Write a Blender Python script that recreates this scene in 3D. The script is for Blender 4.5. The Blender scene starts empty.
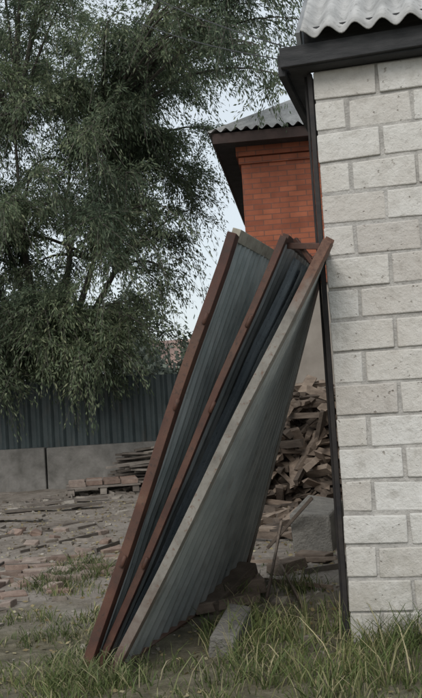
import bpy, math, random
import numpy as np
from mathutils import Vector, Matrix, noise
random.seed(7); rng=np.random.default_rng(7)
S=bpy.context.scene
V=Vector

# ---------------------------------------------------------------- helpers
class MB:
    def __init__(s): s.v=[]; s.f=[]
    def add(s,vs,fs):
        n=len(s.v); s.v+= [tuple(p) for p in vs]; s.f+=[tuple(i+n for i in f) for f in fs]
    def box(s,c,sz,R=None,jit=0):
        c=V(c); hx,hy,hz=sz[0]/2,sz[1]/2,sz[2]/2
        vs=[]
        for x,y,z in [(-1,-1,-1),(1,-1,-1),(1,1,-1),(-1,1,-1),(-1,-1,1),(1,-1,1),(1,1,1),(-1,1,1)]:
            p=V((x*hx+random.uniform(-jit,jit),y*hy+random.uniform(-jit,jit),z*hz+random.uniform(-jit,jit)))
            if R is not None: p=R@p
            vs.append(c+p)
        s.add(vs,[(0,3,2,1),(4,5,6,7),(0,1,5,4),(1,2,6,5),(2,3,7,6),(3,0,4,7)])
    def beam(s,a,b,w,h,side=None,seg=1,wob=0):
        a=V(a);b=V(b);d=(b-a).normalized()
        if side is None: side=V((0,0,1)) if abs(d.z)<.9 else V((1,0,0))
        side=V(side); x=(side-d*side.dot(d)).normalized(); y=d.cross(x)
        vs=[];fs=[]
        for k in range(seg+1):
            p=a.lerp(b,k/seg)
            if wob and 0<k<seg: p=p+x*wob*noise.noise(p*1.1)+y*wob*noise.noise(p*1.3+V((7,1,3)))
            for i,j in ((-1,-1),(1,-1),(1,1),(-1,1)): vs.append(p+x*(w/2*i)+y*(h/2*j))
        for k in range(seg):
            q=k*4
            fs+=[(q,q+1,q+5,q+4),(q+1,q+2,q+6,q+5),(q+2,q+3,q+7,q+6),(q+3,q,q+4,q+7)]
        q=seg*4
        s.add(vs,[(0,3,2,1),(q,q+1,q+2,q+3)]+fs)
    def tube(s,pts,rads,n=6):
        base=len(s.v); k=len(pts)
        for i,p in enumerate(pts):
            p=V(p)
            t=(V(pts[min(i+1,k-1)])-V(pts[max(i-1,0)])).normalized()
            a=t.cross(V((.31,.77,.2))).normalized(); b=t.cross(a)
            for j in range(n):
                an=2*math.pi*j/n
                s.v.append(tuple(p+(a*math.cos(an)+b*math.sin(an))*rads[i]))
        for i in range(k-1):
            for j in range(n):
                s.f.append((base+i*n+j,base+i*n+(j+1)%n,base+(i+1)*n+(j+1)%n,base+(i+1)*n+j))
    def obj(s,name,mat,parent=None,bevel=0,smooth=False):
        me=bpy.data.meshes.new(name); me.from_pydata(s.v,[],s.f); me.update()
        o=bpy.data.objects.new(name,me); S.collection.objects.link(o)
        if mat: me.materials.append(mat)
        if smooth: me.polygons.foreach_set('use_smooth',[True]*len(me.polygons))
        if bevel:
            m=o.modifiers.new('b','BEVEL'); m.width=bevel; m.segments=2; m.limit_method='ANGLE'
        if parent: o.parent=parent
        return o
def empty(name):
    o=bpy.data.objects.new(name,None); S.collection.objects.link(o); o.empty_display_size=.2; return o

class NT:
    def __init__(s,name):
        s.m=bpy.data.materials.new(name); s.m.use_nodes=True; s.t=s.m.node_tree; s.n=s.t.nodes; s.l=s.t.links
        s.b=s.n['Principled BSDF']; s.co=s.n.new('ShaderNodeTexCoord').outputs['Object']
    def noise(s,scale,detail=4,rough=.6,vec=None,stretch=None):
        v=vec or s.co
        if stretch:
            mp=s.n.new('ShaderNodeMapping'); mp.inputs['Scale'].default_value=stretch; s.l.new(v,mp.inputs['Vector']); v=mp.outputs[0]
        k=s.n.new('ShaderNodeTexNoise'); k.inputs['Scale'].default_value=scale; k.inputs['Detail'].default_value=detail; k.inputs['Roughness'].default_value=rough
        s.l.new(v,k.inputs['Vector']); return k.outputs['Fac']
    def ramp(s,fac,stops):
        r=s.n.new('ShaderNodeValToRGB'); e=r.color_ramp.elements
        while len(e)<len(stops): e.new(.5)
        for i,(p,c) in enumerate(stops):
            e[i].position=p; e[i].color=(c,c,c,1) if not hasattr(c,'__len__') else (*c,1)
        s.l.new(fac,r.inputs[0]); return r.outputs[0]
    def mix(s,fac,a,b,mode='MIX'):
        m=s.n.new('ShaderNodeMix'); m.data_type='RGBA'; m.blend_type=mode
        for sock,val in ((m.inputs[0],fac),(m.inputs[6],a),(m.inputs[7],b)):
            if isinstance(val,bpy.types.NodeSocket): s.l.new(val,sock)
            elif hasattr(val,'__len__'): sock.default_value=(*val,1)
            else: sock.default_value=val
        return m.outputs[2]
    def math(s,op,a,b=0.0,clamp=False):
        m=s.n.new('ShaderNodeMath'); m.operation=op; m.use_clamp=clamp
        for i,val in enumerate((a,b)):
            if isinstance(val,bpy.types.NodeSocket): s.l.new(val,m.inputs[i])
            else: m.inputs[i].default_value=val
        return m.outputs[0]
    def island(s): return s.n.new('ShaderNodeNewGeometry').outputs['Random Per Island']
    def xyz(s):
        x=s.n.new('ShaderNodeSeparateXYZ'); s.l.new(s.co,x.inputs[0]); return x.outputs
    def bump(s,h,strength=.3,dist=.01):
        b=s.n.new('ShaderNodeBump'); b.inputs['Strength'].default_value=strength; b.inputs['Distance'].default_value=dist
        s.l.new(h,b.inputs['Height']); s.l.new(b.outputs[0],s.b.inputs['Normal'])
    def done(s,col,rough=.8,metal=0,spec=.3):
        if isinstance(col,bpy.types.NodeSocket): s.l.new(col,s.b.inputs['Base Color'])
        else: s.b.inputs['Base Color'].default_value=(*col,1)
        if isinstance(rough,bpy.types.NodeSocket): s.l.new(rough,s.b.inputs['Roughness'])
        else: s.b.inputs['Roughness'].default_value=rough
        s.b.inputs['Metallic'].default_value=metal
        s.b.inputs['Specular IOR Level'].default_value=spec
        return s.m
def simple(name,c1,c2,scale=8,rough=.8,metal=0,bump=.3,dist=.004,stretch=None,isl=None,spec=.3):
    t=NT(name); n=t.noise(scale,5,.65,stretch=stretch)
    col=t.ramp(n,[(.3,c1),(.7,c2)])
    if isl:
        r=t.ramp(t.island(),isl); col=t.mix(1.0,col,r,'MULTIPLY')
    n2=t.noise(scale*6,2,.6,stretch=stretch)
    t.bump(n2,bump,dist)
    return t.done(col,rough,metal,spec)

# ---------------------------------------------------------------- materials
def m_block():
    t=NT('white_silicate_block')
    n=t.noise(2.2,5,.6); n2=t.noise(14,6,.7); n3=t.noise(60,3,.7)
    col=t.ramp(n2,[(.28,(.46,.445,.42)),(.45,(.60,.59,.565)),(.75,(.68,.675,.655))])
    isl=t.ramp(t.island(),[(0,(.80,.77,.75)),(.4,(.94,.925,.905)),(1,(1,1,1))])
    col=t.mix(1.0,col,isl,'MULTIPLY')
    st=t.ramp(n,[(.45,0.0),(.72,.5)])
    col=t.mix(st,col,(.46,.42,.375))
    z=t.xyz()[2]
    low=t.math('MULTIPLY',t.math('SUBTRACT',.75,z,True),t.ramp(t.noise(5,4,.6),[(.35,0.0),(.65,1.0)]))
    col=t.mix(low,col,(.20,.18,.13))
    pit=t.ramp(t.noise(38,2,.5),[(.22,.0),(.32,1.0)])
    col=t.mix(1.0,col,t.mix(pit,(.6,.56,.52),(1,1,1)),'MULTIPLY')
    smear=t.ramp(t.noise(7,4,.7,stretch=(1,1,2)),[(.58,0.0),(.70,.45)]); col=t.mix(smear,col,(.36,.34,.31))
    h=t.math('ADD',t.math('MULTIPLY',n2,1.4),t.math('MULTIPLY',pit,.6)); h=t.math('ADD',h,t.math('MULTIPLY',n3,.5))
    t.bump(h,.8,.012)
    return t.done(col,.92,0,.15)
M_block=m_block()
M_mortar=simple('grey_mortar',(.27,.26,.245),(.50,.485,.46),12,.95,0,.8,.01)
def m_slate():
    t=NT('asbestos_slate'); n=t.noise(5,5,.7); n2=t.noise(30,4,.7)
    col=t.ramp(n,[(.3,(.26,.26,.255)),(.55,(.42,.42,.415)),(.8,(.50,.50,.49))])
    sp=t.ramp(n2,[(.55,0.0),(.68,.6)]); col=t.mix(sp,col,(.17,.17,.16))
    t.bump(n2,.4,.004); return t.done(col,.9,0,.2)
M_slate=m_slate()
M_dark=simple('dark_weathered_board',(.024,.026,.028),(.055,.055,.058),6,.8,0,.5,.004,stretch=(1,1,6))
M_darksteel=simple('dark_steel',(.015,.015,.018),(.040,.035,.032),9,.6,.2,.3)
def m_rust():
    t=NT('rust_painted_steel'); n=t.noise(5,6,.7); n2=t.noise(40,4,.7); n3=t.noise(1.6,3,.6)
    col=t.ramp(n,[(.3,(.026,.014,.012)),(.48,(.066,.027,.020)),(.62,(.10,.043,.028)),(.76,(.18,.11,.075))])
    col=t.mix(t.ramp(n3,[(.4,0.0),(.65,.5)]),col,(.13,.075,.05))
    col=t.mix(t.ramp(n2,[(.52,0.0),(.66,.7)]),col,(.035,.024,.02))
    t.bump(n2,.5,.003); return t.done(col,.65,0,.35)
M_rust=m_rust()
def m_lightbar():
    t=NT('faded_primer_steel'); n=t.noise(8,6,.7); n2=t.noise(40,4,.7)
    col=t.ramp(n,[(.3,(.12,.11,.095)),(.5,(.195,.182,.16)),(.8,(.28,.267,.24))])
    z=t.xyz()[2]
    zz=t.math('ADD',z,t.math('MULTIPLY',t.noise(7,4,.6),.5))
    top=t.ramp(t.math('MULTIPLY',zz,.4),[(.84,0.0),(.93,1.0)])
    rst=t.ramp(n2,[(.56,0.0),(.68,.8)])
    col=t.mix(rst,col,(.12,.06,.035))
    col=t.mix(top,col,t.ramp(n2,[(.3,(.07,.03,.02)),(.7,(.16,.08,.05))]))
    lowm=t.ramp(t.math('ADD',z,t.math('MULTIPLY',t.noise(8,4,.6),.6)),[(.3,1.0),(.8,0.0)])
    col=t.mix(lowm,col,(.10,.055,.04))
    t.bump(n2,.4,.003); return t.done(col,.6,0,.4)
M_lightbar=m_lightbar()
def m_galv(name,c1,c2,c3,rust=.5,rough=.42,metal=.35):
    t=NT(name); n=t.noise(3.5,5,.65,stretch=(1,1,.5)); n2=t.noise(24,3,.7); 
    col=t.ramp(n,[(.3,c1),(.5,c2),(.72,c3)])
    st=t.ramp(t.noise(10,4,.7,stretch=(1,1,.2)),[(.54,0.0),(.72,rust)])
    col=t.mix(st,col,(.14,.11,.085))
    t.bump(n,.2,.012); 
    r=t.ramp(n2,[(.3,rough-.1),(.7,rough+.15)])
    return t.done(col,r,metal,.5)
M_galv=m_galv('galvanised_sheet',(.26,.31,.315),(.42,.47,.475),(.56,.60,.60),.5,.36)
M_galv2=m_galv('galvanised_sheet_dull',(.22,.245,.245),(.34,.365,.365),(.46,.48,.475),.5,.38)
M_blue=m_galv('dark_blue_sheet',(.13,.16,.18),(.23,.265,.29),(.34,.375,.40),.3,.3,.35)
M_fence=m_galv('dark_fence_sheet',(.030,.044,.047),(.046,.064,.068),(.065,.087,.09),.25,.5,.1)
M_cap=simple('pale_edge_paint',(.22,.20,.16),(.42,.40,.33),14,.6,0,.3)
M_conc=simple('old_concrete',(.12,.115,.105),(.25,.24,.225),4,.95,0,.7,.01)
M_conc2=simple('concrete_block_mat',(.12,.115,.105),(.23,.22,.20),8,.95,0,.9,.015)
M_wood=simple('old_firewood',(.12,.10,.085),(.26,.225,.19),7,.9,0,.6,.006,stretch=(1,1,3),isl=[(0,(.3,.28,.27)),(.5,(.7,.64,.6)),(.8,(.95,.86,.8)),(1,(1.3,1.22,1.15))])
M_board=simple('grey_board',(.15,.135,.12),(.30,.275,.25),7,.9,0,.5,.004,isl=[(0,(.4,.38,.36)),(.6,(.75,.72,.7)),(1,(1.1,1.08,1.05))])
M_oldbrick=simple('old_brick',(.20,.16,.14),(.34,.295,.26),14,.95,0,.7,.006,isl=[(0,(.55,.5,.48)),(.35,(.9,.76,.7)),(.6,(.85,.82,.8)),(1,(1.15,1.1,1.07))])
M_rubble=simple('rubble',(.20,.18,.155),(.36,.335,.305),14,.95,0,.7,.006,isl=[(0,(.45,.42,.39)),(.5,(.8,.76,.72)),(1,(1.1,1.1,1.08))])
M_bark=simple('bark',(.07,.065,.057),(.17,.155,.135),6,.95,0,.8,.02,stretch=(1,1,.3))
M_plaster=simple('plaster',(.22,.195,.17),(.32,.29,.255),2,.9,0,.4,.006)
M_wire=simple('wire_rubber',(.02,.02,.02),(.03,.03,.03),4,.6)
def m_orange():
    t=NT('orange_brick'); x=t.xyz()
    cb=t.n.new('ShaderNodeCombineXYZ'); t.l.new(t.math('ADD',x[0],x[1]),cb.inputs[0]); t.l.new(x[2],cb.inputs[1])
    br=t.n.new('ShaderNodeTexBrick'); t.l.new(cb.outputs[0],br.inputs['Vector'])
    br.inputs['Scale'].default_value=1; br.inputs['Brick Width'].default_value=.25; br.inputs['Row Height'].default_value=.085
    br.inputs['Mortar Size'].default_value=.009; br.inputs['Mortar Smooth'].default_value=.5
    br.inputs['Color1'].default_value=(.43,.145,.08,1); br.inputs['Color2'].default_value=(.30,.10,.06,1); br.inputs['Mortar'].default_value=(.20,.10,.075,1)
    n=t.noise(3,5,.6); col=t.mix(1.0,br.outputs['Color'],t.ramp(n,[(.3,(.65,.65,.65)),(.7,(1,1,1))]),'MULTIPLY')
    t.bump(br.outputs['Fac'],-.5,.01); return t.done(col,.85,0,.2)
M_orange=m_orange()
def m_leaf(name,stops,trans=.25,big=True):
    t=NT(name); col=t.ramp(t.island(),stops)
    if big:
        bg=t.ramp(t.noise(.6,2,.6),[(.35,(.70,.74,.76)),(.65,(1.22,1.19,1.08))])
        col=t.mix(1.0,col,bg,'MULTIPLY')
    t.done(col,.6,0,.3)
    tr=t.n.new('ShaderNodeBsdfTranslucent'); t.l.new(col,tr.inputs[0])
    mx=t.n.new('ShaderNodeMixShader'); mx.inputs[0].default_value=trans
    t.l.new(t.b.outputs[0],mx.inputs[1]); t.l.new(tr.outputs[0],mx.inputs[2])
    t.l.new(mx.outputs[0],t.n['Material Output'].inputs[0]); return t.m
M_leaf=m_leaf('willow_leaf',[(0,(.072,.102,.066)),(.5,(.118,.158,.098)),(.85,(.18,.22,.14)),(1,(.26,.285,.19))],.35)
M_leafd=m_leaf('distant_leaf',[(0,(.08,.10,.085)),(1,(.15,.175,.14))],.2,False)
M_grass=m_leaf('grass_blade',[(0,(.06,.085,.03)),(.45,(.11,.145,.05)),(.68,(.17,.19,.08)),(.84,(.28,.255,.15)),(1,(.42,.37,.24))],.2)
M_litter=m_leaf('fallen_leaf',[(0,(.16,.12,.06)),(.5,(.28,.23,.12)),(1,(.36,.33,.22))],.1,False)

# ---------------------------------------------------------------- ground
def hgt(x,y):
    near=max(0,min(1,(40-y)/20))*max(0,min(1,(20-abs(x))/8))
    h=.05*noise.noise(V((x*.5,y*.5,0)))+.022*noise.noise(V((x*2.1,y*2.1,3)))+.010*noise.noise(V((x*7,y*7,5)))
    return h*near
def axis(lo,hi,dlo,dhi,step,far):
    a=list(np.arange(dlo,dhi+1e-6,step)); 
    s=step; x=dhi
    while x<hi: s*=1.35; x+=s; a.append(min(x,hi))
    s=step; x=dlo
    while x>lo: s*=1.35; x-=s; a.insert(0,max(x,lo))
    return a
xs=axis(-300,300,-5,4,.06,0); ys=axis(-60,600,3.2,16.5,.06,0)
g=MB()
for y in ys:
    for x in xs: g.v.append((x,y,hgt(x,y)))
nx=len(xs)
for j in range(len(ys)-1):
    for i in range(nx-1): g.f.append((j*nx+i,j*nx+i+1,(j+1)*nx+i+1,(j+1)*nx+i))
def m_ground():
    t=NT('dirt_ground'); x=t.xyz()
    n=t.noise(1.3,6,.65); n2=t.noise(9,6,.7); n3=t.noise(45,3,.7)
    col=t.ramp(n2,[(.3,(.135,.115,.097)),(.5,(.215,.187,.16)),(.7,(.31,.278,.245))])
    col=t.mix(t.ramp(n,[(.4,0.0),(.62,.6)]),col,(.29,.265,.237))
    col=t.mix(t.ramp(t.noise(2.7,4,.6),[(.5,0.0),(.68,.55)]),col,(.11,.095,.075))
    chips=t.ramp(n3,[(.6,0.0),(.68,.6)]); col=t.mix(chips,col,(.38,.35,.31))
    s=t.math('SUBTRACT',8.2,t.math('ADD',x[1],t.math('MULTIPLY',t.noise(1.6,4,.6),2.8)),True)
    col=t.mix(t.math('MULTIPLY',s,.75),col,t.ramp(n2,[(.3,(.05,.047,.028)),(.5,(.10,.092,.052)),(.7,(.17,.15,.10))]))
    h=t.math('ADD',n2,t.math('MULTIPLY',n3,.35)); t.bump(h,.9,.03)
    return t.done(col,.95,0,.15)
g.obj('ground',m_ground(),smooth=True)

# ---------------------------------------------------------------- grass (one mass)
def blades(name,pts,hs,mat,wid=.0036):
    P=np.array(pts); n=len(P); H=np.array(hs)
    az=rng.uniform(0,2*np.pi,n); face=np.stack([np.cos(az),np.sin(az),np.zeros(n)],1)
    la=rng.uniform(0,2*np.pi,n); lean=np.stack([np.cos(la),np.sin(la),np.zeros(n)],1)*(H*rng.uniform(.2,1.2,n))[:,None]
    w=(wid*rng.uniform(.5,1.4,n))[:,None]
    up=np.array([0,0,1.])
    p1=P+up*(H*.5)[:,None]+lean*.3; p2=P+up*(H*.85)[:,None]+lean*.75; p3=P+up*(H*.92)[:,None]+lean*1.25
    vs=np.stack([P-face*w,P+face*w,p1-face*w*.8,p1+face*w*.8,p2-face*w*.5,p2+face*w*.5,p3],1).reshape(-1,3)
    me=bpy.data.meshes.new(name)
    fs=[]
    for i in range(n):
        b=i*7; fs+=[(b,b+1,b+3,b+2),(b+2,b+3,b+5,b+4),(b+4,b+5,b+6)]
    me.from_pydata(vs.tolist(),[],fs); me.materials.append(mat)
    o=bpy.data.objects.new(name,me); S.collection.objects.link(o); return o
pts=[];hs=[]
def gadd(x,y,h): pts.append((x,y,hgt(x,y)-.005)); hs.append(h)
def in_garage(x,y):
    rx,ry=x-.69,y-5.15
    a=rx*.97-ry*.242; b=rx*.242+ry*.97
    return a>-.01 and b>-.01
def tuft(cx,cy,n,r,h):
    for _ in range(n):
        x=cx+random.gauss(0,r); y=cy+random.gauss(0,r)
        if not in_garage(x,y): gadd(x,y,h*random.uniform(.3,1.3))
for i in range(6800):
    x=random.uniform(-3.2,2.4); y=random.uniform(3.7,8.8)
    k=noise.noise(V((x*1.3,y*1.3,9)))+.7*noise.noise(V((x*3.1,y*3.1,2)))
    if x<-.8: d=(7.0-y)*.45+k*2.4-.1; h=.065
    elif x<-.1: d=(5.0-y)*1.0+k*1.8; h=.065
    else: d=(5.6-y)*.6+k*2.0+.2; h=.11
    if random.random()<d: tuft(x,y,random.randint(4,11),.035,max(.03,h*(1+1.1*k)))
    elif random.random()<.07: tuft(x,y,4,.03,.035)
for i in range(230):
    a=random.random()*2.0; tuft(.69+a*.97,5.15-a*.242-abs(random.gauss(0,.10))-.03,random.randint(3,9),.03,random.uniform(.06,.24))
for i in range(110): tuft(random.gauss(.3,.22),random.gauss(5.25,.3),random.randint(3,8),.035,random.uniform(.08,.26))
for i in range(95): tuft(random.gauss(-.72,.20),random.gauss(4.75,.14),random.randint(4,9),.03,random.uniform(.05,.15))
for i in range(70): tuft(random.uniform(.5,1.5),random.uniform(4.45,4.9),random.randint(2,6),.03,random.uniform(.12,.32))
blades('grass',pts,hs,M_grass)

# ---------------------------------------------------------------- garage
R=V((.97,-.242,0)); R.normalize(); B=V((.242,.97,0)); B.normalize(); C0=V((.69,5.15,0))
Rm=Matrix((R,B,V((0,0,1)))).transposed()
gar=empty('white_block_garage')
def gp(a,b,z): return C0+R*a+B*b+V((0,0,z))
W,D,H=4.2,6.5,3.29
core=MB(); core.box(gp(W/2,D/2,H/2-.1),(W-.010,D-.010,H+.2-.01),Rm); core.obj('wall_core',M_mortar,gar)
bl=MB(); rh=H/18; mj=.014
for r in range(-1,18):
    z=r*rh+rh/2
    a=0; first=True
    odd=r%2
    while a<W-.01:
        L=.355
        if first and odd==0: L=.17
        L=min(L,W-a)
        jz=random.uniform(-.004,.004)
        t=.17
        bl.box(gp(a+L/2, -0.0035+t/2+random.uniform(-.006,.006), z+jz),(L-random.uniform(.0,.007),t,rh-mj-random.uniform(0,.008)),Rm@Matrix.Rotation(random.uniform(-.014,.014),3,'Y')@Matrix.Rotation(random.uniform(-.012,.012),3,'Z'),.004)
        a+=L+mj; first=False
    b=.17+mj; first=True
    while b<D-.01:
        L=.355
        if first and odd==1: L=.17
        L=min(L,D-b); t=.17
        bl.box(gp(-.003+t/2+random.uniform(-.004,.004), b+L/2, z),(t,L-.001,rh-mj),Rm,.003)
        b+=L+mj; first=False
bl.obj('block_walls',M_block,gar,bevel=.007)
th=math.radians(38); rz=.012
fa=MB()
fa.beam(gp(-.17,-.11,H+.058),gp(W,-.11,H+.058+rz*W),.115,.045,side=(0,0,1))
fa.beam(gp(-.17,-.085,H+.03),gp(-.17,D,H+.03),.13,.04,side=(0,0,1))
fa.beam(gp(-.03,-.06,H+.15),gp(W,-.06,H+.15+rz*W),.16,.03,side=(0,0,1))
fa.box(gp(W/2-.08,-.045,H+.015),(W+.1,.12,.04),Rm)
fa.box(gp(-.085,D/2,H+.012),(.125,D,.03),Rm)
fa.obj('fascia_boards',M_dark,gar,bevel=.004)
sl=MB(); wl=.15
def slate_row(b0,z0,L,a0,a1,lift):
    na=int((a1-a0)/wl*10); nb=8
    base=len(sl.v)
    for k in (0,1):
        for j in range(nb+1):
            s=j/nb*L
            for i in range(na+1):
                a=a0+(a1-a0)*i/na
                w=.026*math.cos(2*math.pi*(a-a0)/wl)
                e=.008*math.sin(a*9+j*2) if j==0 else 0
                off=w+lift-k*.008
                p=gp(a,b0+(s+e)*math.cos(th)-off*math.sin(th), z0+(s+e)*math.sin(th)+off*math.cos(th)+a*rz)
                sl.v.append(tuple(p))
    st=(na+1)*(nb+1)
    for k in (0,1):
        for j in range(nb):
            for i in range(na):
                q=(base+k*st+j*(na+1)+i,base+k*st+j*(na+1)+i+1,base+k*st+(j+1)*(na+1)+i+1,base+k*st+(j+1)*(na+1)+i)
                sl.f.append(q if k==0 else q[::-1])
    for i in range(na):
        sl.f.append((base+i,base+st+i,base+st+i+1,base+i+1))
    for j in range(nb):
        a_=base+j*(na+1); b_=base+(j+1)*(na+1); sl.f.append((a_,b_,b_+st,a_+st))
rb,rz0=-.20,H+.135
slate_row(rb,rz0,1.75,-.03,W+.1,.012)
slate_row(rb+1.6*math.cos(th),rz0+1.6*math.sin(th),1.75,-.03,W+.1,.030)
slate_row(rb+3.2*math.cos(th),rz0+3.2*math.sin(th),1.0,-.03,W+.1,.048)
sl.obj('corrugated_slate_roof',M_slate,gar,smooth=True)
gb=MB()
gb.beam(gp(-.055,-.12,H+.13),gp(-.055,3.2,H+.13+3.32*math.tan(th)),.12,.025)
gb.obj('rake_board',simple('pale_rake_board',(.16,.17,.18),(.28,.29,.30),6,.8),gar)
gi=MB(); a=gp(.03,0,H); b=gp(.03,3.1,H+3.2*math.tan(th)); c=gp(.03,D,H+.2); d=gp(.03,D,H)
q=V((.1,0,0)); gi.add([a,b,c,d,a+q,b+q,c+q,d+q],[(0,1,2,3),(7,6,5,4),(0,4,5,1),(1,5,6,2),(2,6,7,3)]); gi.obj('gable_infill',M_dark,gar)
po=MB()
po.beam(gp(-.022,.02,-.1),gp(-.022,.02,H-.01),.028,.028,side=R)
po.beam(gp(-.048,.08,-.1),gp(-.055,.08,H-.0),.014,.014,side=R)
po.obj('corner_gate_post',M_darksteel,gar,bevel=.003)

# ---------------------------------------------------------------- leaning gate leaves
def patch(name,parent,mat,c,ribs,depth,inset=.03,off=0.0,bend=0.0,ns=None,nt=18,flip=1):
    nb,fb,nt_,ft=[V(p) for p in c]
    ns=ns or ribs*8
    n=(fb-nb).cross(nt_-nb).normalized()*flip
    m=MB(); prof=[0,0,0,.0,.5,1,1,.5]
    for k in (0,1):
        for j in range(nt+1):
            t=inset+(1-2*inset)*j/nt
            for i in range(ns+1):
                s=inset*.5+(1-inset)*i/ns
                p=(nb*(1-s)+fb*s)*(1-t)+(nt_*(1-s)+ft*s)*t
                d=prof[i%8]*depth
                wob=.012*noise.noise(V((s*4,t*6,off*30)))
                bd=bend*(t**3)*math.sin(s*2.2)
                m.v.append(tuple(p+n*(off+d+wob+bd-(.0012 if k else 0))))
    st=(ns+1)*(nt+1)
    for k in (0,1):
        for j in range(nt):
            for i in range(ns):
                q=(k*st+j*(ns+1)+i,k*st+j*(ns+1)+i+1,k*st+(j+1)*(ns+1)+i+1,k*st+(j+1)*(ns+1)+i)
                m.f.append(q if k==0 else q[::-1])
    return m.obj(name,mat,parent)
def leaf(c,fm,sm,w=.06,h=.04,ribs=10,rdepth=.012,sheet_off=-.012,cap=None,hinges=True,flip=1,rails=(.33,.66)):
    e=empty('gate_leaf'); nb,fb,nt_,ft=[V(p) for p in c]
    n=(fb-nb).cross(nt_-nb).normalized()
    m=MB()
    m.beam(nb,nt_,h,w,side=n,seg=14,wob=.012)
    m.beam(fb,ft,h,w,side=n)
    m.obj('stiles',fm,e,bevel=.003)
    m=MB(); d1=(ft-nt_).normalized(); d0=(fb-nb).normalized()
    m.beam(nt_+d1*w*.5,ft-d1*w*.5,h*.96,w,side=n); m.obj('top_rail',cap or fm,e,bevel=.003)
    m=MB(); m.beam(nb+d0*w*.5,fb-d0*w*.5,h*.96,w,side=n)
    for t in rails:
        a=nb.lerp(nt_,t); b=fb.lerp(ft,t); d=(b-a).normalized()
        m.beam(a+d*w*.5-n*.012*flip,b-d*w*.5-n*.012*flip,h*.5,w*.8,side=n)
    m.obj('rails',fm,e,bevel=.003)
    patch('corrugated_sheet',e,sm,c,ribs,rdepth,off=sheet_off*flip,inset=.012)
    if hinges:
        m=MB(); u=(nt_-nb).normalized()
        for t in (.24,.60,.80):
            p=nb.lerp(nt_,t)-d0*(w*.5+.006)+n*h*.3
            m.tube([p-u*.035,p-u*.03,p+u*.03,p+u*.035],[.004,.012,.012,.004],10)
        m.obj('hinges',fm,e,smooth=True)
    return e
leaf([(-.775,5.0,.02),(-.50,5.91,.0),(.165,5.0,2.34),(.44,5.91,2.34)],M_rust,M_galv,w=.075,h=.054,ribs=11,cap=M_cap,sheet_off=.012)
leaf([(-.715,5.03,.0),(-.42,5.98,.0),(.45,5.03,2.31),(.70,5.96,2.30)],M_rust,M_galv2,w=.045,h=.040,ribs=9,sheet_off=.008)
leaf([(-.625,4.90,.01),(.12,7.0,.0),(.655,4.74,2.22),(.72,5.80,2.19)],M_lightbar,M_galv2,w=.06,h=.052,ribs=15,rdepth=.016,sheet_off=.004,hinges=False)
e=empty('bent_metal_sheet')
patch('sheet',e,M_blue,[(-.665,5.02,.02),(-.10,6.5,.02),(.53,5.06,2.27),(.70,5.95,2.25)],6,.01,bend=.09)
e=empty('bent_metal_sheet')
patch('sheet',e,M_blue,[(-.64,4.99,.02),(-.0,6.6,.02),(.57,4.95,2.20),(.70,5.90,2.18)],4,.008,bend=-.05)
m=MB(); m.beam((.47,5.1,2.27),(.64,5.0,2.24),.035,.010); m.beam((.52,5.12,2.31),(.60,5.05,2.16),.025,.025); m.beam((.60,4.98,2.16),(.68,4.98,2.22),.04,.02)
m.obj('rusty_angle_iron',M_rust,bevel=.003)

# ---------------------------------------------------------------- brick house
ho=empty('brick_house'); ya=math.radians(6)
HR=V((math.cos(ya),-math.sin(ya),0)); HB=V((math.sin(ya),math.cos(ya),0)); H0=V((.66,14.2,0))
Hm=Matrix((HR,HB,V((0,0,1)))).transposed()
def hp(a,b,z): return H0+HR*a+HB*b+V((0,0,z))
m=MB(); m.box(hp(3.5,3.5,1.5),(7.04,7.04,3.2),Hm); m.obj('plastered_storey',M_plaster,ho)
m=MB(); m.box(hp(3.5,3.5,4.25),(7,7,2.3),Hm); m.obj('upper_brick_walls',M_orange,ho)
m=MB(); m.box(hp(3.5,3.5,5.28),(7.14,7.14,.16),Hm); m.box(hp(3.5,3.5,5.13),(7.07,7.07,.10),Hm)
m.box(hp(3.5,3.5,3.14),(7.14,7.14,.09),Hm); m.obj('brick_cornice',M_orange,ho)
m=MB(); m.box(hp(3.5,3.5,5.40),(7.74,7.74,.10),Hm); m.obj('eaves_soffit',M_dark,ho)
m=MB(); m.box(hp(3.5,-.385,5.42),(7.8,.03,.16),Hm); m.box(hp(-.385,3.5,5.42),(.03,7.74,.16),Hm); m.obj('eaves_fascia',simple('brown_fascia',(.035,.025,.022),(.07,.045,.04),5,.7),ho)
m=MB()
na=420
for side in range(4):
    Rr=[(1,0),(0,1),(-1,0),(0,-1)][side]
    base=len(m.v)
    for j in range(9):
        s=j/8; half=3.95*(1-s)+.01
        for i in range(na+1):
            q=(i/na*2-1)*half; w=.03*math.cos(2*math.pi*q/.16)
            bb=-(half)
            x_=q*Rr[0]-bb*Rr[1]; y_=q*Rr[1]+bb*Rr[0]
            m.v.append(tuple(hp(3.5+x_,3.5+y_,5.53+s*2.4+w)))
    for j in range(8):
        for i in range(na): m.f.append((base+j*(na+1)+i,base+j*(na+1)+i+1,base+(j+1)*(na+1)+i+1,base+(j+1)*(na+1)+i))
m.obj('slate_hip_roof',M_slate,ho,smooth=True)
m=MB(); m.box(hp(4.6,-.02,4.0),(1.3,.06,1.1),Hm); m.obj('window_frame',M_cap,ho)
m=MB(); m.box(hp(4.3,-.06,4.0),(.52,.03,.94),Hm); m.box(hp(4.9,-.06,4.0),(.52,.03,.94),Hm); m.obj('window_glass',simple('glass',(.02,.025,.03),(.04,.045,.05),2,.1,0,0),ho)

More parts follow.
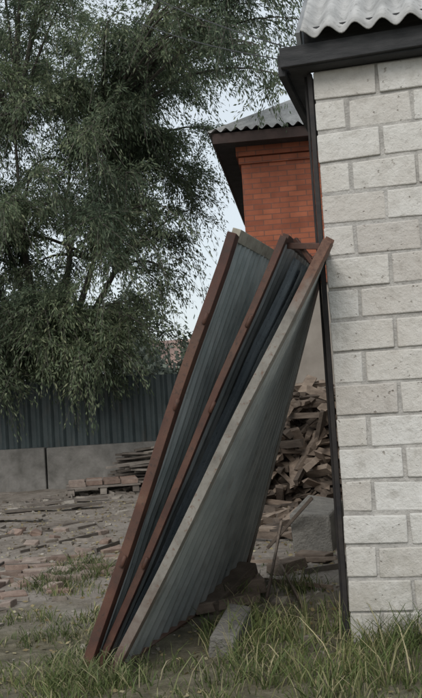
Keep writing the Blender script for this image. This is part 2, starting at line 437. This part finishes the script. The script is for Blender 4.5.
# ---------------------------------------------------------------- fence
fe=empty('metal_fence')
m=MB(); x0=-9.; n=int(11.2/.2*8)
for k,z in enumerate((.55,1.2,1.86)):
    for i in range(n+1):
        x=x0+i*.025; d=[0,0,0,0,.02,.035,.035,.02][i%8]+.008*math.sin(x*1.7+k); m.v.append((x,15.7-d,z+(.012*math.sin(x*2.9) if k==2 else 0)))
for k in range(2):
    for i in range(n): m.f.append((k*(n+1)+i,k*(n+1)+i+1,(k+1)*(n+1)+i+1,(k+1)*(n+1)+i))
m.obj('corrugated_panels',M_fence,fe)
m=MB()
for i in range(6): m.beam((-8.7+i*2.1,15.78,0),(-8.7+i*2.1,15.78,1.95),.06,.06,side=(1,0,0))
for z in (.9,1.6): m.beam((-9,15.76,z),(2.2,15.76,z),.04,.03)
m.obj('posts_rails',M_darksteel,fe)
m=MB()
for i in range(4): m.box((-8.0+i*2.02+.0,15.68,.29),(2.0,.26,.86+random.uniform(-.01,.01)),None,.01)
m.box((.5,15.72,.15),(4.6,.2,.5),None,.01)
m.obj('concrete_plinth',M_conc,fe,bevel=.015)

# ---------------------------------------------------------------- firewood pile
m=MB()
for i in range(640):
    x=random.uniform(.35,2.6)
    top=1.52*min(1,(x-.1)*1.2)*(1-.2*noise.noise(V((x*2,1.3,1)))); z=random.uniform(.03,1)*top
    y=11.0+ (z*.35)+random.uniform(0,1.1)
    L=random.uniform(.2,.75); w=random.uniform(.04,.14); t=random.uniform(.02,.08)
    Rt=Matrix.Rotation(random.gauss(0,1.2),3,'Z')@Matrix.Rotation(random.gauss(0,.5),3,'Y')@Matrix.Rotation(random.uniform(-.7,.7),3,'X')
    m.box((x,y,z),(L,w,t),Rt,.018)
for i in range(75):
    x=random.uniform(.1,1.9); y=random.uniform(8.6,11.2)
    m.box((x,y,.04),(random.uniform(.2,.7),random.uniform(.05,.14),.06),Matrix.Rotation(random.uniform(0,3),3,'Z')@Matrix.Rotation(random.gauss(0,.15),3,'Y'),.015)
m.obj('firewood_pile',M_wood)

# ---------------------------------------------------------------- pallets, boards, bricks by the fence
def pallet(loc,rot,layers):
    e=empty('brick_pallet'); m=MB(); Rz=Matrix.Rotation(rot,3,'Z'); L=V(loc)
    for k in range(5): m.box(L+Rz@V((0,-.36+k*.18,.135)),(1.15,.11,.025),Rz,.004)
    for k in (-.5,0,.5): m.box(L+Rz@V((k,0,.07)),(.1,.8,.1),Rz,.004)
    m.obj('wooden_pallet',M_board,e)
    m=MB()
    for l in range(layers):
        for i in range(4):
            for j in range(6):
                if l==layers-1 and random.random()<.4: continue
                m.box(L+Rz@V((-.4+i*.27,-.33+j*.13,.185+l*.072)),(.25,.12,.065),Rz@Matrix.Rotation(random.gauss(0,.1),3,'Z'),.005)
    m.obj('bricks',M_oldbrick,e)
pallet((-1.85,14.4,0),.15,1)
m=MB()
for i in range(46):
    z=.04+i*.012; m.box((-1.2+random.gauss(0,.16),15.1+random.gauss(0,.12),z),(random.uniform(.5,1.2),random.uniform(.08,.16),.03),Matrix.Rotation(random.gauss(.1,.25),3,'Z')@Matrix.Rotation(random.gauss(0,.06),3,'Y'),.004)
for i in range(6): m.box((-1.1+random.gauss(0,.15),14.95,.55+i*.02),(.9,.14,.03),Matrix.Rotation(random.gauss(-.2,.3),3,'Z')@Matrix.Rotation(random.gauss(-.15,.1),3,'Y'))
m.obj('board_pile',M_board)
m=MB()
for j in range(11):
    for i in range(5):
        if random.random()<.25+(i>2)*.25+(j>7)*.2: continue
        x=-2.45+i*.27+j*.05; y=6.95+j*.16
        m.box((x+random.gauss(0,.04),y+random.gauss(0,.03),hgt(x,y)+.004+random.uniform(-.02,.02)),(.25*random.uniform(.6,1),.12,.065),Matrix.Rotation(random.gauss(.12,.18),3,'Z')@Matrix.Rotation(random.gauss(0,.10),3,'X'),.008)
for i in range(46):
    x=random.gauss(-1.7,.8); y=random.uniform(6.6,10.5)
    m.box((x,y,hgt(x,y)+.01),(.25*random.uniform(.3,1),.12*random.uniform(.6,1),.06),Matrix.Rotation(random.uniform(0,3),3,'Z')@Matrix.Rotation(random.gauss(0,.25),3,'X'),.012)
m.obj('old_bricks',M_oldbrick,bevel=.007)
m=MB()
for i in range(3600):
    x=random.uniform(-4.4,1.4); y=random.uniform(5.0,15.0)
    if in_garage(x,y): continue
    if noise.noise(V((x*.8,y*.8,4)))+random.uniform(-.5,.5)<.12: continue
    s=random.choice([.010,.012,.015,.02,.02,.03,.03,.045,.07])*random.uniform(.6,1.3)
    m.box((x,y,hgt(x,y)+s*.1),(s*random.uniform(1,2),s,s*.6),Matrix.Rotation(random.uniform(0,3),3,'Z')@Matrix.Rotation(random.gauss(0,.3),3,'X'),s*.2)
m.obj('rubble',M_rubble)
m=MB()
for i in range(70):
    x=random.uniform(-4,1.2); y=random.uniform(6.5,14); L=random.uniform(.2,.9); a=random.uniform(0,3.1)
    if in_garage(x,y): continue
    h=hgt(x,y)+.02; d=V((math.cos(a),math.sin(a),random.uniform(-.03,.06)))*L
    m.beam(V((x,y,h)),V((x,y,h))+d,random.uniform(.015,.06),.014)
for x,y,L,a in ((-2.9,12.2,1.3,.1),(-3.3,11.5,1.1,-.15),(-2.5,12.9,.9,.25)): m.beam((x,y,.05),(x+L*math.cos(a),y+L*math.sin(a),.07),.03,.13,side=(0,0,1))
m.obj('wood_scraps',M_board)
m=MB(); m.box((.02,5.30,.06),(.15,.62,.16),Matrix.Rotation(-.20,3,'Z')@Matrix.Rotation(.10,3,'Y')@Matrix.Rotation(.05,3,'X'),.014); m.obj('concrete_block',M_conc2,bevel=.014)
m=MB(); m.box((.93,8.6,.14),(.36,1.1,.40),Matrix.Rotation(-.25,3,'Z')@Matrix.Rotation(.08,3,'Y'),.03); m.obj('concrete_block',M_conc2,bevel=.02)
m=MB()
m.box((.02,6.35,.10),(.16,.7,.09),Matrix.Rotation(-.45,3,'Z')@Matrix.Rotation(.2,3,'X'),.01)
m.box((-.02,6.15,.05),(.5,.16,.06),Matrix.Rotation(.5,3,'Z'),.01)
m.box((.12,6.6,.06),(.3,.22,.1),Matrix.Rotation(.2,3,'Z'),.01)
m.box((.5,7.3,.05),(.35,.16,.09),Matrix.Rotation(.9,3,'Z'),.01)
m.box((.75,7.6,.05),(.30,.14,.08),Matrix.Rotation(-.6,3,'Z'),.01)
m.obj('timber_offcuts',M_wood,bevel=.006)
m=MB(); 
for a,b in (((.28,6.3,.02),(.50,7.6,.35)),((.5,5.9,.02),(.42,7.4,.12)),((.3,6.9,.03),(.75,6.4,.05)),((.15,7.6,.04),(.9,7.3,.08)),((.4,8.2,.04),(.8,7.9,.5))): m.beam(a,b,.028,.016)
m.obj('thin_sticks',M_wood)

# ---------------------------------------------------------------- trees
def mk_leaves(name,P,T,L,Wd,mat,parent):
    n=len(P)
    r=rng.normal(size=(n,3)); r-= (r*T).sum(1)[:,None]*T; r/=np.linalg.norm(r,axis=1)[:,None]
    L=(L*rng.uniform(.6,1.3,n))[:,None]; Wd=(Wd*rng.uniform(.7,1.2,n))[:,None]
    a=P; b=P+T*L*.45+r*Wd; c=P+T*L; d=P+T*L*.45-r*Wd
    vs=np.stack([a,b,c,d],1).reshape(-1,3)
    me=bpy.data.meshes.new(name); me.vertices.add(4*n); me.vertices.foreach_set('co',vs.ravel())
    me.loops.add(4*n); me.loops.foreach_set('vertex_index',np.arange(4*n,dtype=np.int32))
    me.polygons.add(n); me.polygons.foreach_set('loop_start',np.arange(0,4*n,4,dtype=np.int32)); me.polygons.foreach_set('loop_total',np.full(n,4,dtype=np.int32))
    me.update(calc_edges=True); me.materials.append(mat)
    o=bpy.data.objects.new(name,me); S.collection.objects.link(o); o.parent=parent; return o
# fallen leaves on the ground
lp=[]
while len(lp)<3200:
    x=random.uniform(-4,1.6); y=random.uniform(4.0,13)
    if not in_garage(x,y): lp.append((x,y,hgt(x,y)+.008))
tt=rng.normal(size=(len(lp),3)); tt[:,2]*=.15; tt/=np.linalg.norm(tt,axis=1)[:,None]
mk_leaves('leaf_litter',np.array(lp),tt,.045,.011,M_litter,None)
def tree(name,base,tips,ntwig,nleaf,leafL,leafW,trunk_r,mat,trunk_h=2.2):
    e=empty(name); wood=MB()
    base=V(base)
    top=base+V((.15,0,trunk_h))
    wood.tube([base,base+V((.05,.05,trunk_h*.5)),top],[trunk_r,trunk_r*.85,trunk_r*.75],10)
    forks=[]
    for k in range(6):
        an=k*1.05+.3; q=top+V((math.cos(an)*1.3,math.sin(an)*.9,2.0+random.uniform(-.3,.8)))
        mid=top.lerp(q,.5)+V((0,0,-.15)); wood.tube([top-V((0,0,.2)),mid,q],[trunk_r*.4,trunk_r*.33,trunk_r*.26],7); forks.append(q)
        q2=q+V((math.cos(an)*.5+random.uniform(-.4,.4),math.sin(an)*.4,2.1)); wood.tube([q,q.lerp(q2,.5)+V((random.uniform(-.15,.15),0,0)),q2],[trunk_r*.26,trunk_r*.18,trunk_r*.12],6); forks.append(q2)
    LP=[];LT=[]
    for tp in tips:
        tp=V(tp); f=min(forks+[top],key=lambda q:(q-tp).length+(1.5 if q.z>tp.z+.6 else 0))
        up=max(.3,(tp-f).length*.22)
        c1=f.lerp(tp,.35)+V((random.uniform(-.2,.2),random.uniform(-.2,.2),up)); c2=f.lerp(tp,.75)+V((random.uniform(-.2,.2),random.uniform(-.2,.2),up*.8))
        pts=[]
        for k in range(9):
            t=k/8; pts.append(f*(1-t)**3+c1*3*t*(1-t)**2+c2*3*t*t*(1-t)+tp*t**3)
        wood.tube(pts,[.030*(1-k/8)+.006 for k in range(9)],5)
        nt=int(ntwig*random.uniform(.5,1.5))
        for k in range(nt):
            t=1-abs(random.gauss(0,.42)); t=max(.08,min(1,t)); i=min(7,int(t*8)); p=pts[i].lerp(pts[i+1],t*8-i)
            ax=(pts[i+1]-pts[i]).normalized()
            d=(ax*.5+V((random.gauss(0,.6),random.gauss(0,.6),random.gauss(.0,.45)))).normalized()
            L=random.uniform(.35,1.0); dr=random.uniform(.2,.9)*L
            tw=[p+d*L*s-V((0,0,dr*s*s)) for s in (0,.5,1)]
            wood.tube(tw,[.006,.004,.002],3)
            nl=int(nleaf*random.uniform(.6,1.3))
            s=rng.uniform(.05,1,nl); P=np.array(p)[None]+np.array(d)[None]*(L*s)[:,None]; P[:,2]-=dr*s*s
            T=np.array(d)[None]*1.0-np.array([0,0,1])[None]*(2*dr*s/L+.3)[:,None]+rng.normal(0,.65,(nl,3))
            T/=np.linalg.norm(T,axis=1)[:,None]
            P+=rng.normal(0,.045,(nl,3))
            LP.append(P);LT.append(T)
    wood.obj('trunk_and_branches',M_bark,e,smooth=True)
    mk_leaves('foliage',np.concatenate(LP),np.concatenate(LT),leafL,leafW,mat,e)
    return e
tips=[]
while len(tips)<215:
    x=random.uniform(-8,2); y=random.uniform(13.2,19); z=random.uniform(2.0,9.8)
    if x>-.55+max(0,z-2.6)*.38-.3: continue
    if ((x+2.9)/5.0)**2+((y-16)/3.3)**2+((z-5.6)/4.6)**2>1: continue
    if x<-2.6 and z>6.8 and random.random()<.35: continue
    tips.append((x,y,z))
for i in range(38): tips.append((random.uniform(-6,-.95),random.uniform(14.2,15.6),random.uniform(1.8,3.1)))
for i in range(18): tips.append((random.uniform(-.3,1.8),random.uniform(12.3,13.2),random.uniform(5.7,8.2)))
tree('willow_tree',(-3.2,17.3,-.1),tips,26,60,.088,.0120,.20,M_leaf)
P=[];T=[]
dt=empty('distant_trees'); wd=MB()
for k in range(30):
    cx=-34+k*2.5+random.uniform(-.8,.8); cy=random.uniform(46,60); hh=random.uniform(5.5,9)
    if -6<cx<8: hh*=.62
    wd.tube([(cx,cy,0),(cx+.2,cy,hh*.4),(cx,cy,hh*.8)],[.25,.18,.06],6)
    for q in range(14):
        c=np.array([cx+random.gauss(0,1.3),cy+random.gauss(0,1.2),hh*random.uniform(.25,1)])
        n=200; P.append(c+rng.normal(0,.55,(n,3))); t=rng.normal(size=(n,3)); T.append(t/np.linalg.norm(t,axis=1)[:,None])
wd.obj('trunks',M_bark,dt); mk_leaves('foliage',np.concatenate(P),np.concatenate(T),.38,.12,M_leafd,dt)
co=empty('distant_house')
m=MB(); m.box((-2.2,64,1.6),(5.2,6,3.3)); m.obj('walls',M_plaster,co)
m=MB(); a=[(-5.1,60.7,3.2),(.7,60.7,3.2),(.7,67.3,3.2),(-5.1,67.3,3.2),(-5.1,64,5.5),(.7,64,5.5)]
m.add(a,[(0,1,5,4),(2,3,4,5),(0,4,3),(1,2,5),(3,2,1,0)]); m.obj('roof',simple('far_roof',(.30,.20,.17),(.36,.26,.22),2,.9),co)
m=MB(); m.box((-2.9,60.97,1.8),(.9,.06,1.2)); m.box((-.9,60.97,1.8),(.9,.06,1.2)); m.obj('windows',M_darksteel,co)

# ---------------------------------------------------------------- power cables
for a,b,sag in (((-1.09,14.4,8.35),(.70,5.35,3.47),.10),((-1.5,14.4,8.0),(.72,5.5,3.46),.14)):
    m=MB(); a=V(a);b=V(b); m.tube([a.lerp(b,t/16)-V((0,0,sag*4*t/16*(1-t/16))) for t in range(17)],[.005]*17,5)
    m.obj('power_cable',M_wire)

# ---------------------------------------------------------------- light
el=math.radians(42); az=math.radians(200)
w=bpy.data.worlds.new('World'); S.world=w; w.use_nodes=True; nt=w.node_tree; nt.nodes.clear()
sky=nt.nodes.new('ShaderNodeTexSky'); sky.sky_type='NISHITA'; sky.sun_disc=False; sky.sun_elevation=el; sky.sun_rotation=az
sky.air_density=1.0; sky.dust_density=3.0; sky.ozone_density=1.0
mx=nt.nodes.new('ShaderNodeMix'); mx.data_type='RGBA'; mx.inputs[0].default_value=.75; mx.inputs[7].default_value=(6.4,6.9,7.15,1)
bg=nt.nodes.new('ShaderNodeBackground'); bg.inputs[1].default_value=.138
out=nt.nodes.new('ShaderNodeOutputWorld')
nt.links.new(sky.outputs[0],mx.inputs[6]); nt.links.new(mx.outputs[2],bg.inputs[0]); nt.links.new(bg.outputs[0],out.inputs[0])
sd=bpy.data.lights.new('sun','SUN'); sd.energy=1.5; sd.angle=math.radians(28); sd.color=(1,.96,.90)
so=bpy.data.objects.new('sun',sd); S.collection.objects.link(so)
dirv=V((math.sin(az)*math.cos(el),math.cos(az)*math.cos(el),math.sin(el)))
so.rotation_euler=dirv.to_track_quat('Z','Y').to_euler()

# ---------------------------------------------------------------- camera
cd=bpy.data.cameras.new('camera'); cam=bpy.data.objects.new('camera',cd); S.collection.objects.link(cam)
cd.sensor_fit='VERTICAL'; cd.sensor_height=24; cd.lens=900/698*24; cd.clip_end=2000
cam.matrix_world=Matrix.Translation((0,0,1.45))@Matrix.Rotation(math.radians(92.9),4,'X')@Matrix.Rotation(math.radians(-3.5),4,'Z')
S.camera=cam
S.view_settings.view_transform='Standard'; S.view_settings.look='None'; S.view_settings.exposure=0
print('faces',sum(len(o.data.polygons) for o in S.objects if o.type=='MESH'),'blades',len(pts))
